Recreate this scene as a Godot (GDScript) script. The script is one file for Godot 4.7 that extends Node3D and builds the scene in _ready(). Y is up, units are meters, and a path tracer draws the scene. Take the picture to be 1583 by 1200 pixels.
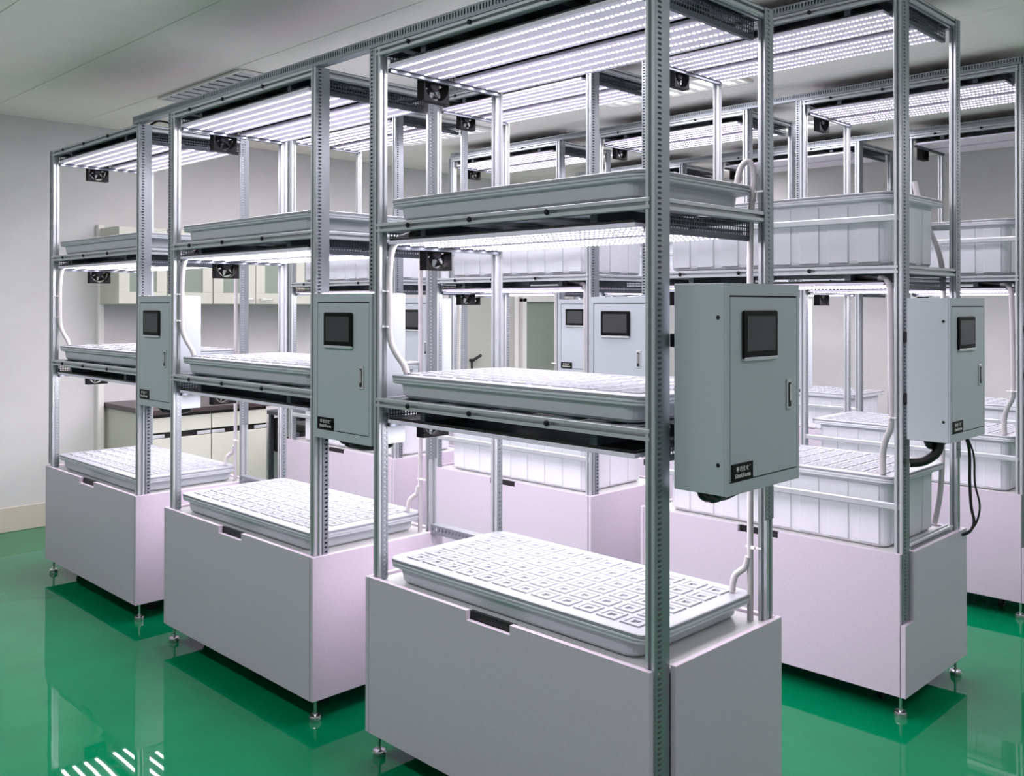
extends Node3D
# Indoor grow room: four rows of three hydroponic racks. x runs along a row, y up, z towards the viewer.
# Lengths inside a rack are given as depth d from its front face (d grows away from the viewer, z = -d).

const LEN := 1.15          # rack length, outside of posts
const DEP := 0.596         # rack depth, outside of posts
const PW := 0.03           # post width
const PD := 0.034          # post depth
const CEIL := 2.80
const WALL_X := -4.18
const WALL_BACK := 6.3
const EXPOSURE := 1.5
const GROW_ENERGY := 0.43   # light of one grow panel
const FILL_ENERGY := 1.12    # light of one added ceiling fill lamp

# front-left corner of every rack (x, depth)
var spots := {
	"A1": Vector2(0.0, 0.0), "A2": Vector2(-1.496, -0.004), "A3": Vector2(-3.003, 0.006),
	"B1": Vector2(-0.013, 1.58), "B2": Vector2(-1.49, 1.58), "B3": Vector2(-2.99, 1.58),
	"C1": Vector2(-0.047, 3.119), "C2": Vector2(-1.535, 3.119), "C3": Vector2(-3.03, 3.119),
	"D1": Vector2(-0.05, 4.68), "D2": Vector2(-1.54, 4.68), "D3": Vector2(-3.03, 4.68)}
var where := {
	"A1": "nearest rack", "A2": "front row's middle rack", "A3": "front row's far rack",
	"B1": "second row's near rack", "B2": "second row's middle rack", "B3": "second row's far rack",
	"C1": "third row's near rack", "C2": "third row's middle rack", "C3": "third row's far rack",
	"D1": "back row's near rack", "D2": "back row's middle rack", "D3": "back row's far rack"}
var M := {}
var cache := {}
var counts := {}

# ---------------------------------------------------------------- mesh building
class Shape:
	var v := PackedVector3Array()
	var n := PackedVector3Array()
	func tri(a: Vector3, b: Vector3, c: Vector3) -> void:   # counter-clockwise from outside
		var m := (b - a).cross(c - a)
		if m.length_squared() < 1e-16:
			return
		m = m.normalized()
		v.append(a); v.append(c); v.append(b)
		n.append(m); n.append(m); n.append(m)
	func quad(a: Vector3, b: Vector3, c: Vector3, d: Vector3) -> void:
		tri(a, b, c)
		tri(a, c, d)
	func smooth_quad(a: Vector3, b: Vector3, c: Vector3, d: Vector3, na: Vector3, nb: Vector3, nc: Vector3, nd: Vector3) -> void:
		v.append_array([a, c, b, a, d, c])
		n.append_array([na, nc, nb, na, nd, nc])
	func box(x0: float, x1: float, y0: float, y1: float, d0: float, d1: float, b := 0.0) -> void:
		var lo := Vector3(x0, y0, -d1)
		var hi := Vector3(x1, y1, -d0)
		if b <= 0.0:
			var p := func(i: int) -> Vector3: return Vector3(hi.x if i & 1 else lo.x, hi.y if i & 2 else lo.y, hi.z if i & 4 else lo.z)
			quad(p.call(4), p.call(5), p.call(7), p.call(6))
			quad(p.call(1), p.call(0), p.call(2), p.call(3))
			quad(p.call(5), p.call(1), p.call(3), p.call(7))
			quad(p.call(0), p.call(4), p.call(6), p.call(2))
			quad(p.call(6), p.call(7), p.call(3), p.call(2))
			quad(p.call(0), p.call(1), p.call(5), p.call(4))
			return
		# chamfered box: three points at every corner
		var c := (lo + hi) / 2
		var h := (hi - lo) / 2
		var at := func(sx: int, sy: int, sz: int, ax: int) -> Vector3:
			var q := Vector3(h.x - b, h.y - b, h.z - b)
			q[ax] += b
			return c + Vector3(q.x * sx, q.y * sy, q.z * sz)
		for ax in 3:
			var u := (ax + 1) % 3
			var w := (ax + 2) % 3
			for s in [-1, 1]:
				var ring := []
				for k in [[-1, -1], [1, -1], [1, 1], [-1, 1]]:
					var sg := [0, 0, 0]
					sg[ax] = s; sg[u] = k[0]; sg[w] = k[1]
					ring.append(at.call(sg[0], sg[1], sg[2], ax))
				if s > 0:
					quad(ring[0], ring[1], ring[2], ring[3])
				else:
					quad(ring[3], ring[2], ring[1], ring[0])
			for su in [-1, 1]:
				for sw in [-1, 1]:
					var a0 := [0, 0, 0]
					a0[ax] = -1; a0[u] = su; a0[w] = sw
					var a1 := a0.duplicate()
					a1[ax] = 1
					var pu0: Vector3 = at.call(a0[0], a0[1], a0[2], u)
					var pw0: Vector3 = at.call(a0[0], a0[1], a0[2], w)
					var pu1: Vector3 = at.call(a1[0], a1[1], a1[2], u)
					var pw1: Vector3 = at.call(a1[0], a1[1], a1[2], w)
					if su * sw > 0:
						quad(pu0, pw0, pw1, pu1)
					else:
						quad(pu1, pw1, pw0, pu0)
		for sx in [-1, 1]:
			for sy in [-1, 1]:
				for sz in [-1, 1]:
					var p0: Vector3 = at.call(sx, sy, sz, 0)
					var p1: Vector3 = at.call(sx, sy, sz, 1)
					var p2: Vector3 = at.call(sx, sy, sz, 2)
					if sx * sy * sz > 0:
						tri(p0, p1, p2)
					else:
						tri(p2, p1, p0)
	func extrude(poly: PackedVector2Array, o: Vector3, ax: Vector3, ay: Vector3, along: Vector3) -> void:   # poly counter-clockwise seen against «along»
		var cnt := poly.size()
		var right := ax.cross(ay).dot(along) < 0.0
		for i in cnt:
			var a := o + ax * poly[i].x + ay * poly[i].y
			var b := o + ax * poly[(i + 1) % cnt].x + ay * poly[(i + 1) % cnt].y
			if right:
				quad(b, a, a + along, b + along)
			else:
				quad(a, b, b + along, a + along)
		var t := Geometry2D.triangulate_polygon(poly)
		for i in range(0, t.size(), 3):
			var p: Array[Vector3] = []
			for k in 3:
				p.append(o + ax * poly[t[i + k]].x + ay * poly[t[i + k]].y)
			var up := (p[1] - p[0]).cross(p[2] - p[0]).dot(along) > 0.0
			if up:
				tri(p[2], p[1], p[0]); tri(p[0] + along, p[1] + along, p[2] + along)
			else:
				tri(p[0], p[1], p[2]); tri(p[2] + along, p[1] + along, p[0] + along)
	func tube(path: PackedVector3Array, r: float, seg := 10) -> void:
		var rings := []
		var side := Vector3.ZERO
		for i in path.size():
			var t := (path[mini(i + 1, path.size() - 1)] - path[maxi(i - 1, 0)]).normalized()
			if side == Vector3.ZERO:
				side = t.cross(Vector3.UP if absf(t.y) < 0.9 else Vector3.RIGHT).normalized()
			side = (side - t * side.dot(t)).normalized()
			var up := t.cross(side)
			var ring := []
			for k in seg:
				ring.append(side * cos(TAU * k / seg) + up * sin(TAU * k / seg))
			rings.append(ring)
		for i in path.size() - 1:
			for k in seg:
				var j := (k + 1) % seg
				smooth_quad(path[i] + rings[i][k] * r, path[i] + rings[i][j] * r, path[i + 1] + rings[i + 1][j] * r, path[i + 1] + rings[i + 1][k] * r, rings[i][k], rings[i][j], rings[i + 1][j], rings[i + 1][k])
		for k in seg:
			var j := (k + 1) % seg
			tri(path[0], path[0] + rings[0][j] * r, path[0] + rings[0][k] * r)
			var e := path.size() - 1
			tri(path[e], path[e] + rings[e][k] * r, path[e] + rings[e][j] * r)
	func lathe(prof: Array, o: Vector3, axis: Vector3, seg := 16) -> void:   # prof: [radius, height along the axis] from bottom to top
		var u := axis.cross(Vector3.RIGHT if absf(axis.x) < 0.9 else Vector3.UP).normalized()
		var w := axis.cross(u)
		for i in prof.size() - 1:
			for k in seg:
				var d0 := u * cos(TAU * k / seg) + w * sin(TAU * k / seg)
				var d1 := u * cos(TAU * (k + 1) / seg) + w * sin(TAU * (k + 1) / seg)
				var a: Vector3 = o + d0 * prof[i][0] + axis * prof[i][1]
				var b: Vector3 = o + d1 * prof[i][0] + axis * prof[i][1]
				var c: Vector3 = o + d1 * prof[i + 1][0] + axis * prof[i + 1][1]
				var d: Vector3 = o + d0 * prof[i + 1][0] + axis * prof[i + 1][1]
				if prof[i][0] > 1e-6:
					tri(a, b, c)
				if prof[i + 1][0] > 1e-6:
					tri(a, c, d)
	func punched(o: Vector3, along: Vector3, across: Vector3, count: int, pitch: float, width: float, hole_at: float, hw: float, hl: float, thick: float, lead := 0.0) -> void:
		# a flat strip with a row of eight-sided holes; the face looks along «along x across»
		var out := along.cross(across)
		var k := minf(hw, hl) * 0.3
		for side in 2:
			var f := out * (0.0 if side else thick)
			for i in count:
				var a := o + f + along * (i * pitch + lead)
				var rect := [Vector2(0, 0), Vector2(pitch / 2, 0), Vector2(pitch, 0), Vector2(pitch, hole_at), Vector2(pitch, width), Vector2(pitch / 2, width), Vector2(0, width), Vector2(0, hole_at)]
				var c := Vector2(pitch / 2, hole_at)
				var h := [Vector2(-hl / 2, -hw / 2 + k), Vector2(-hl / 2 + k, -hw / 2), Vector2(hl / 2 - k, -hw / 2), Vector2(hl / 2, -hw / 2 + k), Vector2(hl / 2, hw / 2 - k), Vector2(hl / 2 - k, hw / 2), Vector2(-hl / 2 + k, hw / 2), Vector2(-hl / 2, hw / 2 - k)]
				# outer points matched to the eight hole points
				var r := [rect[7], rect[0], rect[2], rect[3], rect[3], rect[4], rect[6], rect[7]]
				for j in 8:
					var j2 := (j + 1) % 8
					var p0: Vector3 = a + along * r[j].x + across * r[j].y
					var p1: Vector3 = a + along * r[j2].x + across * r[j2].y
					var q0: Vector3 = a + along * (c.x + h[j].x) + across * (c.y + h[j].y)
					var q1: Vector3 = a + along * (c.x + h[j2].x) + across * (c.y + h[j2].y)
					if side == 0:
						quad(p0, p1, q1, q0)
						quad(q0, q1, q1 - out * thick, q0 - out * thick)
					else:
						quad(q0, q1, p1, p0)
			if lead > 0.0:
				for e in [0.0, lead + count * pitch]:
					var a2: Vector3 = o + f + along * e
					if side == 0:
						quad(a2, a2 + along * lead, a2 + along * lead + across * width, a2 + across * width)
					else:
						quad(a2 + across * width, a2 + along * lead + across * width, a2 + along * lead, a2)
		var l := count * pitch + 2 * lead
		var t := out * thick
		quad(o, o + along * l, o + along * l + t, o + t)
		quad(o + across * width + t, o + across * width + along * l + t, o + across * width + along * l, o + across * width)
		quad(o + across * width, o, o + t, o + across * width + t)
		quad(o + along * l, o + along * l + across * width, o + along * l + across * width + t, o + along * l + t)
	func mesh() -> ArrayMesh:
		var a := []
		a.resize(Mesh.ARRAY_MAX)
		a[Mesh.ARRAY_VERTEX] = v
		a[Mesh.ARRAY_NORMAL] = n
		var m := ArrayMesh.new()
		m.add_surface_from_arrays(Mesh.PRIMITIVE_TRIANGLES, a)
		return m

func numbered(called: String) -> String:
	var k: int = counts.get(called, 0)
	counts[called] = k + 1
	return called if k == 0 else "%s_%03d" % [called, k]

func thing(called: String, label: String, category: String, at := Vector3.ZERO, group := "") -> Node3D:
	var o := Node3D.new()
	o.name = numbered(called)
	add_child(o, true)
	o.position = at
	o.set_meta("label", label)
	o.set_meta("category", category)
	if group:
		o.set_meta("group", group)
	return o

func part(called: String, m: Mesh, mat: Material, parent: Node, at := Vector3.ZERO, label := "") -> MeshInstance3D:
	var o := MeshInstance3D.new()
	o.name = called
	o.mesh = m
	o.material_override = mat
	o.position = at
	o.cast_shadow = GeometryInstance3D.SHADOW_CASTING_SETTING_ON
	parent.add_child(o, true)
	if label:
		o.set_meta("label", label)
	return o

func structure(called: String, m: Mesh, mat: Material, label := "") -> MeshInstance3D:
	var o := part(called, m, mat, self)
	o.set_meta("kind", "structure")
	if label:
		o.set_meta("label", label)
	return o

func cached(key: String, make: Callable) -> ArrayMesh:
	if not cache.has(key):
		var s := Shape.new()
		make.call(s)
		cache[key] = s.mesh()
	return cache[key]

func boxed(x0: float, x1: float, y0: float, y1: float, d0: float, d1: float, b := 0.0) -> ArrayMesh:
	return cached("box %.4f %.4f %.4f %.4f %.4f %.4f %.4f" % [x0, x1, y0, y1, d0, d1, b], func(s): s.box(x0, x1, y0, y1, d0, d1, b))

func P(x: float, y: float, d: float) -> Vector3:
	return Vector3(x, y, -d)

func smooth_path(pts: Array, steps := 6) -> PackedVector3Array:
	var out := PackedVector3Array()
	for i in pts.size() - 1:
		var p0: Vector3 = pts[maxi(i - 1, 0)]
		var p3: Vector3 = pts[mini(i + 2, pts.size() - 1)]
		for k in steps:
			out.append(pts[i].cubic_interpolate(pts[i + 1], p0, p3, float(k) / steps))
	out.append(pts[-1])
	return out

func noise_tex(freq: float, size: int, lo: Color, hi: Color, sd: int, normal := false, bump := 1.0, octaves := 4) -> NoiseTexture2D:
	var f := FastNoiseLite.new()
	f.seed = sd
	f.frequency = freq
	f.fractal_octaves = octaves
	var t := NoiseTexture2D.new()
	t.width = size
	t.height = size
	t.seamless = true
	t.noise = f
	t.as_normal_map = normal
	t.bump_strength = bump
	if not normal:
		var g := Gradient.new()
		g.colors = PackedColorArray([lo, hi])
		g.offsets = PackedFloat32Array([0.0, 1.0])
		t.color_ramp = g
	return t

func mat(key: String, c: Color, rough: float, metal := 0.0, spec := 0.5) -> StandardMaterial3D:
	var m := StandardMaterial3D.new()
	m.resource_name = key
	m.albedo_color = c
	m.roughness = rough
	m.metallic = metal
	m.metallic_specular = spec
	M[key] = m
	return m

func materials() -> void:
	var m: StandardMaterial3D
	m = mat("panel", Color(1, 1, 1), 0.42)
	m.albedo_texture = noise_tex(0.09, 256, Color(0.805, 0.75, 0.81), Color(0.83, 0.775, 0.835), 3)
	m.uv1_triplanar = true
	m.uv1_world_triplanar = true
	m.uv1_scale = Vector3(3, 3, 3)
	mat("plate", Color(0.82, 0.82, 0.815), 0.28)
	mat("alu", Color(0.76, 0.77, 0.785), 0.36, 0.45)
	mat("steel", Color(0.58, 0.60, 0.62), 0.40, 0.65)
	mat("dark_steel", Color(0.33, 0.35, 0.38), 0.5, 0.5)
	mat("chrome", Color(0.82, 0.82, 0.83), 0.16, 0.95)
	mat("fan_black", Color(0.02, 0.02, 0.024), 0.6, 0.0, 0.25)
	mat("fan_hub", Color(0.10, 0.10, 0.115), 0.6, 0.0, 0.25)
	mat("bolt", Color(0.10, 0.10, 0.11), 0.4, 0.6)
	mat("tray", Color(0.735, 0.755, 0.775), 0.34)
	mat("lid", Color(0.575, 0.585, 0.61), 0.36)
	mat("tub", Color(0.83, 0.835, 0.86), 0.36)
	mat("cabinet", Color(0.70, 0.725, 0.75), 0.38)
	mat("gap", Color(0.07, 0.075, 0.08), 0.7)
	mat("black", Color(0.025, 0.025, 0.028), 0.45)
	mat("bezel", Color(0.02, 0.02, 0.023), 0.45, 0.0, 0.25)
	mat("display", Color(0.27, 0.275, 0.28), 0.15, 0.0, 0.3)
	mat("silver", Color(0.80, 0.81, 0.82), 0.3, 0.3)
	mat("hose", Color(0.74, 0.72, 0.73), 0.3)
	mat("tie", Color(0.95, 0.95, 0.95), 0.4)
	mat("housing", Color(0.95, 0.91, 0.98), 0.4)
	mat("lettering", Color(0.88, 0.88, 0.86), 0.4)
	m = mat("led", Color(0.95, 0.93, 1.0), 0.4)
	m.emission_enabled = true
	m.emission = Color(1.0, 0.955, 1.0)
	m.emission_energy_multiplier = 5.0
	mat("led_off", Color(0.93, 0.90, 0.80), 0.3)
	m = mat("floor", Color(1, 1, 1), 0.02, 0.0, 0.35)
	m.albedo_texture = noise_tex(0.015, 512, Color(0.004, 0.44, 0.28), Color(0.015, 0.475, 0.305), 11)
	m.normal_enabled = true
	m.normal_texture = noise_tex(0.008, 512, Color.BLACK, Color.WHITE, 5, true, 1.6, 2)
	m.normal_scale = 0.05
	m.uv1_triplanar = true
	m.uv1_world_triplanar = true
	m.uv1_scale = Vector3(0.35, 0.35, 0.35)
	m = mat("wall", Color(1, 1, 1), 0.6)
	m.albedo_texture = noise_tex(0.02, 256, Color(0.815, 0.805, 0.80), Color(0.83, 0.82, 0.815), 21)
	m.uv1_triplanar = true
	m.uv1_world_triplanar = true
	m = mat("ceiling", Color(1, 1, 1), 0.55)
	m.albedo_texture = noise_tex(0.02, 256, Color(0.965, 0.93, 0.905), Color(0.98, 0.945, 0.92), 22)
	m.uv1_triplanar = true
	m.uv1_world_triplanar = true
	mat("seam", Color(0.45, 0.43, 0.40), 0.8)
	mat("baseboard", Color(0.80, 0.765, 0.71), 0.4)
	mat("frame_white", Color(0.90, 0.89, 0.87), 0.35)
	mat("door", Color(0.71, 0.71, 0.675), 0.4)
	m = mat("glass", Color(0.50, 0.58, 0.54, 0.35), 0.06)
	m.transparency = BaseMaterial3D.TRANSPARENCY_ALPHA
	mat("frosted", Color(0.55, 0.585, 0.54), 0.25)
	mat("bench_top", Color(0.24, 0.19, 0.19), 0.35)
	mat("bench_body", Color(0.79, 0.79, 0.735), 0.4)
	mat("dark_strip", Color(0.12, 0.11, 0.11), 0.4, 0.3)
	m = mat("fill_glow", Color(0.9, 0.9, 0.9), 0.5)  # glowing face of the added fill lamps
	m.emission_enabled = true
	m.emission = Color(1.0, 0.99, 0.98)
	m.emission_energy_multiplier = 0.6
	mat("louver", Color(0.93, 0.92, 0.93), 0.35)
	mat("louver_shade", Color(0.22, 0.21, 0.23), 0.4, 0.5)  # dark grey paints in the shade between the louver fins

# ---------------------------------------------------------------- profiles
func groove_profile(w: float, h: float, deep := false, face := 0) -> PackedVector2Array:   # aluminium profile with a slot in every face, deeper in «face» and the one opposite; «deep»: the second face has a wide open slot
	var p := PackedVector2Array()
	var side := 0
	for c in [[Vector2(0, 0), Vector2(1, 0), w, h], [Vector2(w, 0), Vector2(0, 1), h, w], [Vector2(w, h), Vector2(-1, 0), w, h], [Vector2(0, h), Vector2(0, -1), h, w]]:
		var o: Vector2 = c[0]
		var t: Vector2 = c[1]
		var inw := Vector2(-t.y, t.x)
		var l: float = c[2]
		var b := 0.0015
		var wide: bool = deep and t.y > 0.5
		var g := 0.0068 if wide else 0.0048
		var e := 0.0095 if wide else 0.0138 if side % 2 == face else 0.0085
		side += 1
		p.append(o + t * b)
		p.append(o + t * (l / 2 - g))
		p.append(o + t * (l / 2 - g) + inw * e)
		p.append(o + t * (l / 2 + g) + inw * e)
		p.append(o + t * (l / 2 + g))
		p.append(o + t * (l - b))
	return p

func upright(h0: float, h1: float, deep: bool) -> ArrayMesh:
	return cached("post %.3f %.3f %s" % [h0, h1, deep], func(s): s.extrude(groove_profile(PW, PD, deep), Vector3(0, h0, 0), Vector3.RIGHT, Vector3.FORWARD, Vector3.UP * (h1 - h0)))

func beam_x(l: float) -> ArrayMesh:   # along x, 30 x 30, origin at its left bottom front
	return cached("bx %.3f" % l, func(s): s.extrude(groove_profile(0.03, 0.03, false, 1), Vector3.ZERO, Vector3.FORWARD, Vector3.UP, Vector3.RIGHT * l))

func beam_d(l: float) -> ArrayMesh:   # along depth
	return cached("bd %.3f" % l, func(s): s.extrude(groove_profile(0.03, 0.03, false, 1), Vector3.ZERO, Vector3.RIGHT, Vector3.UP, Vector3.FORWARD * l))

func strut_side(y0: float, y1: float, wide: float) -> ArrayMesh:   # punched channel on the right end of a rack: face looks towards +x, with a folded front and back edge
	return cached("ss %.3f %.3f %.3f" % [y0, y1, wide], func(s):
		var pitch := 0.0135
		var c := int((y1 - y0) / pitch)
		var lead := (y1 - y0 - c * pitch) / 2
		s.punched(Vector3(0.0002, y0, -wide), Vector3.UP, Vector3.BACK, c, pitch, wide, wide - 0.018, 0.0155, 0.0064, 0.0024, lead)
		s.box(-0.012, 0.0002, y0, y1, wide - 0.0024, wide))

func strip_front(y0: float, y1: float) -> ArrayMesh:   # punched flange that looks to the front, left of the left posts
	return cached("sf %.3f %.3f" % [y0, y1], func(s):
		var pitch := 0.0135
		var c := int((y1 - y0) / pitch)
		s.punched(Vector3(0.026, y0, 0), Vector3.UP, Vector3.LEFT, c, pitch, 0.026, 0.014, 0.0105, 0.0066, 0.0022, (y1 - y0 - c * pitch) / 2)
		s.box(0, 0.0022, y0, y1, 0, 0.03)
		s.box(0.0022, 0.026, y0, y1, 0.028, 0.03))

func strip_inner(y0: float, y1: float) -> ArrayMesh:   # punched strip that looks along the rack
	return cached("si %.3f %.3f" % [y0, y1], func(s):
		var pitch := 0.0165
		var c := int((y1 - y0) / pitch)
		s.punched(Vector3(0.0, y0, -0.026), Vector3.UP, Vector3.BACK, c, pitch, 0.026, 0.012, 0.012, 0.0066, 0.0022, (y1 - y0 - c * pitch) / 2)
		s.box(-0.010, 0.0, y0, y1, 0.0, 0.0015)
		s.box(-0.010, 0.0, y0, y1, 0.0245, 0.026)
		s.box(-0.0115, -0.010, y0, y1, 0.0, 0.026))

func tie_rail(l: float) -> ArrayMesh:   # long punched angle lying on top of a row
	return cached("rail %.3f" % l, func(s):
		var pitch := 0.0135
		var c := int(l / pitch)
		s.punched(Vector3(0, 0, 0), Vector3.RIGHT, Vector3.UP, c, pitch, 0.036, 0.021, 0.018, 0.0056, 0.0022, (l - c * pitch) / 2)
		s.box(0, l, 0.0022, 0.036, 0.033, 0.035)
		s.box(0, l, 0.0338, 0.036, 0.0, 0.033)
		s.box(0, l, 0, 0.0022, 0.0, 0.035))

func lattice(l: float, h: float) -> ArrayMesh:   # punched end plate along depth, seen as a grid of small square holes
	return cached("lat %.3f %.3f" % [l, h], func(s):
		var k := int(l / 0.0125)
		for i in k + 1:
			s.box(0, 0.0016, 0.014, h, l * i / k - 0.0017, l * i / k + 0.0017)
		var r := int((h - 0.014) / 0.0125)
		for i in r + 1:
			var y := 0.014 + (h - 0.014) * i / r
			s.box(0, 0.0016, y - 0.0017, y + 0.0017, 0, l)
		s.box(-0.012, 0.0016, 0.0, 0.014, 0, l)
		s.box(-0.012, 0.0016, h, h + 0.002, 0, l))

func rounded(w: float, d: float, inset: float, r: float, y: float, ix := 0.0) -> PackedVector3Array:   # ring round a rounded rectangle
	var p := PackedVector3Array()
	var rr := maxf(r - inset * 0.4, 0.004)
	for c in [[w - ix - inset - rr, d - inset - rr, 0.0], [ix + inset + rr, d - inset - rr, 90.0], [ix + inset + rr, inset + rr, 180.0], [w - ix - inset - rr, inset + rr, 270.0]]:
		for k in 6:
			var a := deg_to_rad(c[2] + 18.0 * k)
			p.append(Vector3(c[0] + cos(a) * rr, y, -(c[1] + sin(a) * rr)))
	return p

func loft(s: Shape, rings: Array, cap_bottom: bool, cap_top: bool) -> void:   # rings run upwards on the outside
	for i in rings.size() - 1:
		var n: int = rings[i].size()
		for k in n:
			var j := (k + 1) % n
			s.quad(rings[i][k], rings[i][j], rings[i + 1][j], rings[i + 1][k])
	for e in [0, 1]:
		if [cap_bottom, cap_top][e]:
			var ring: PackedVector3Array = rings[0 if e == 0 else -1]
			var c := Vector3.ZERO
			for q in ring:
				c += q
			c /= ring.size()
			for k in ring.size():
				var j := (k + 1) % ring.size()
				if e == 1:
					s.tri(c, ring[k], ring[j])
				else:
					s.tri(c, ring[j], ring[k])

# ---------------------------------------------------------------- objects
func tray_body(w: float, d: float, h: float, ribs: bool) -> ArrayMesh:
	return cached("tray %.3f %.3f %.3f" % [w, d, h], func(s):
		var t := 0.017 if not ribs else 0.036
		var ix := 0.026 if not ribs else 0.006
		var rings := [rounded(w, d, t + 0.020, 0.05, 0.0, ix), rounded(w, d, t + 0.008, 0.05, 0.004, ix), rounded(w, d, t + 0.001, 0.05, 0.012, ix), rounded(w, d, t - 0.001, 0.05, 0.024, ix), rounded(w, d, t - 0.004, 0.05, h - 0.021, ix), rounded(w, d, 0.004, 0.05, h - 0.018), rounded(w, d, 0.001, 0.05, h - 0.015), rounded(w, d, 0.001, 0.05, h - 0.010), rounded(w, d, 0.0035, 0.05, h - 0.0085), rounded(w, d, 0.0, 0.05, h - 0.007), rounded(w, d, 0.0, 0.05, h - 0.002), rounded(w, d, 0.003, 0.05, h), rounded(w, d, t + 0.004, 0.05, h, ix), rounded(w, d, t + 0.012, 0.05, 0.02, ix)]
		loft(s, rings, true, true)
		if ribs:
			for k in 8:
				var x := 0.11 + (w - 0.22) * k / 7.0
				s.box(x - 0.042, x + 0.042, 0.014, h - 0.03, t - 0.0065, t + 0.01, 0.003)
				s.box(x - 0.042, x + 0.042, 0.014, h - 0.03, d - t - 0.01, d - t + 0.0065, 0.003)
			for k in 3:
				var q := 0.12 + (d - 0.24) * k / 2.0
				s.box(t + ix - 0.0065, t + ix + 0.01, 0.014, h - 0.03, q - 0.045, q + 0.045, 0.003)
				s.box(w - t - ix - 0.01, w - t - ix + 0.0065, 0.014, h - 0.03, q - 0.045, q + 0.045, 0.003))

func tray_lid(w: float, d: float) -> ArrayMesh:   # planting board: 12 x 6 raised pads, each with a square planting hole
	return cached("lid %.3f %.3f" % [w, d], func(s):
		var nx := 12
		var nd := 6
		var mx := 0.045
		var md := 0.035
		var y := 0.010
		var px := (w - 2 * mx) / nx
		var pd := (d - 2 * md) / nd
		# border: the rounded edge joined to the rectangle of the hole field
		var o0 := rounded(w, d, 0.0, 0.04, 0.0)
		var o1 := rounded(w, d, 0.0, 0.04, y - 0.002)
		var o2 := rounded(w, d, 0.003, 0.04, y)
		loft(s, [o0, o1, o2], true, false)
		var inner := [Vector3(w - mx, y, -(d - md)), Vector3(mx, y, -(d - md)), Vector3(mx, y, -md), Vector3(w - mx, y, -md)]
		for c in 4:
			for k in 5:
				s.tri(inner[c], o2[c * 6 + k], o2[c * 6 + k + 1])
			var c2 := (c + 1) % 4
			s.quad(inner[c], o2[c * 6 + 5], o2[c2 * 6], inner[c2])
		for i in nx:
			for j in nd:
				var x0 := mx + i * px
				var d0 := md + j * pd
				var ring := func(g: float, yy: float) -> Array:
					return [P(x0 + g, yy, d0 + g), P(x0 + px - g, yy, d0 + g), P(x0 + px - g, yy, d0 + pd - g), P(x0 + g, yy, d0 + pd - g)]
				var hx := px / 2 - 0.012
				var rs := [ring.call(0.0, y), ring.call(0.0075, y), ring.call(0.0095, y + 0.004), ring.call(0.0165, y + 0.004), ring.call(0.018, y + 0.0015), ring.call(hx, y + 0.0015), ring.call(hx + 0.002, y - 0.004)]
				for r in rs.size() - 1:
					for k in 4:
						var k2 := (k + 1) % 4
						s.quad(rs[r][k], rs[r][k2], rs[r + 1][k2], rs[r + 1][k])
				s.quad(rs[-1][0], rs[-1][1], rs[-1][2], rs[-1][3]))

func shallow_tray(rack: String, tier: int, y: float) -> void:
	var shelf: String = ["base cabinet", "middle shelf", "top shelf"][tier]
	var o := thing("cultivation_tray", "shallow white tray with planting board on the %s of the %s" % [shelf, where[rack]], "tray", P(spots[rack].x + 0.042, y, spots[rack].y + 0.022), "shallow planting trays in the front row")
	part("tray_body", tray_body(1.066, 0.552, 0.068, false), M.tray, o)
	part("planting_board", tray_lid(1.062, 0.548), M.lid, o, P(0.002, 0.0685, 0.002))

func deep_tub(rack: String, tier: int, y: float) -> void:
	var shelf: String = ["base cabinet", "upper shelf"][tier]
	var o := thing("deep_tub", "deep white tub with planting board on the %s of the %s" % [shelf, where[rack]], "tub", P(spots[rack].x + 0.042, y, spots[rack].y + 0.03), "deep tubs in the rear rows")
	part("tub_body", tray_body(1.066, 0.54, 0.272, true), M.tub, o)
	part("planting_board", tray_lid(1.062, 0.536), M.lid, o, P(0.002, 0.2725, 0.002))

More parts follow.
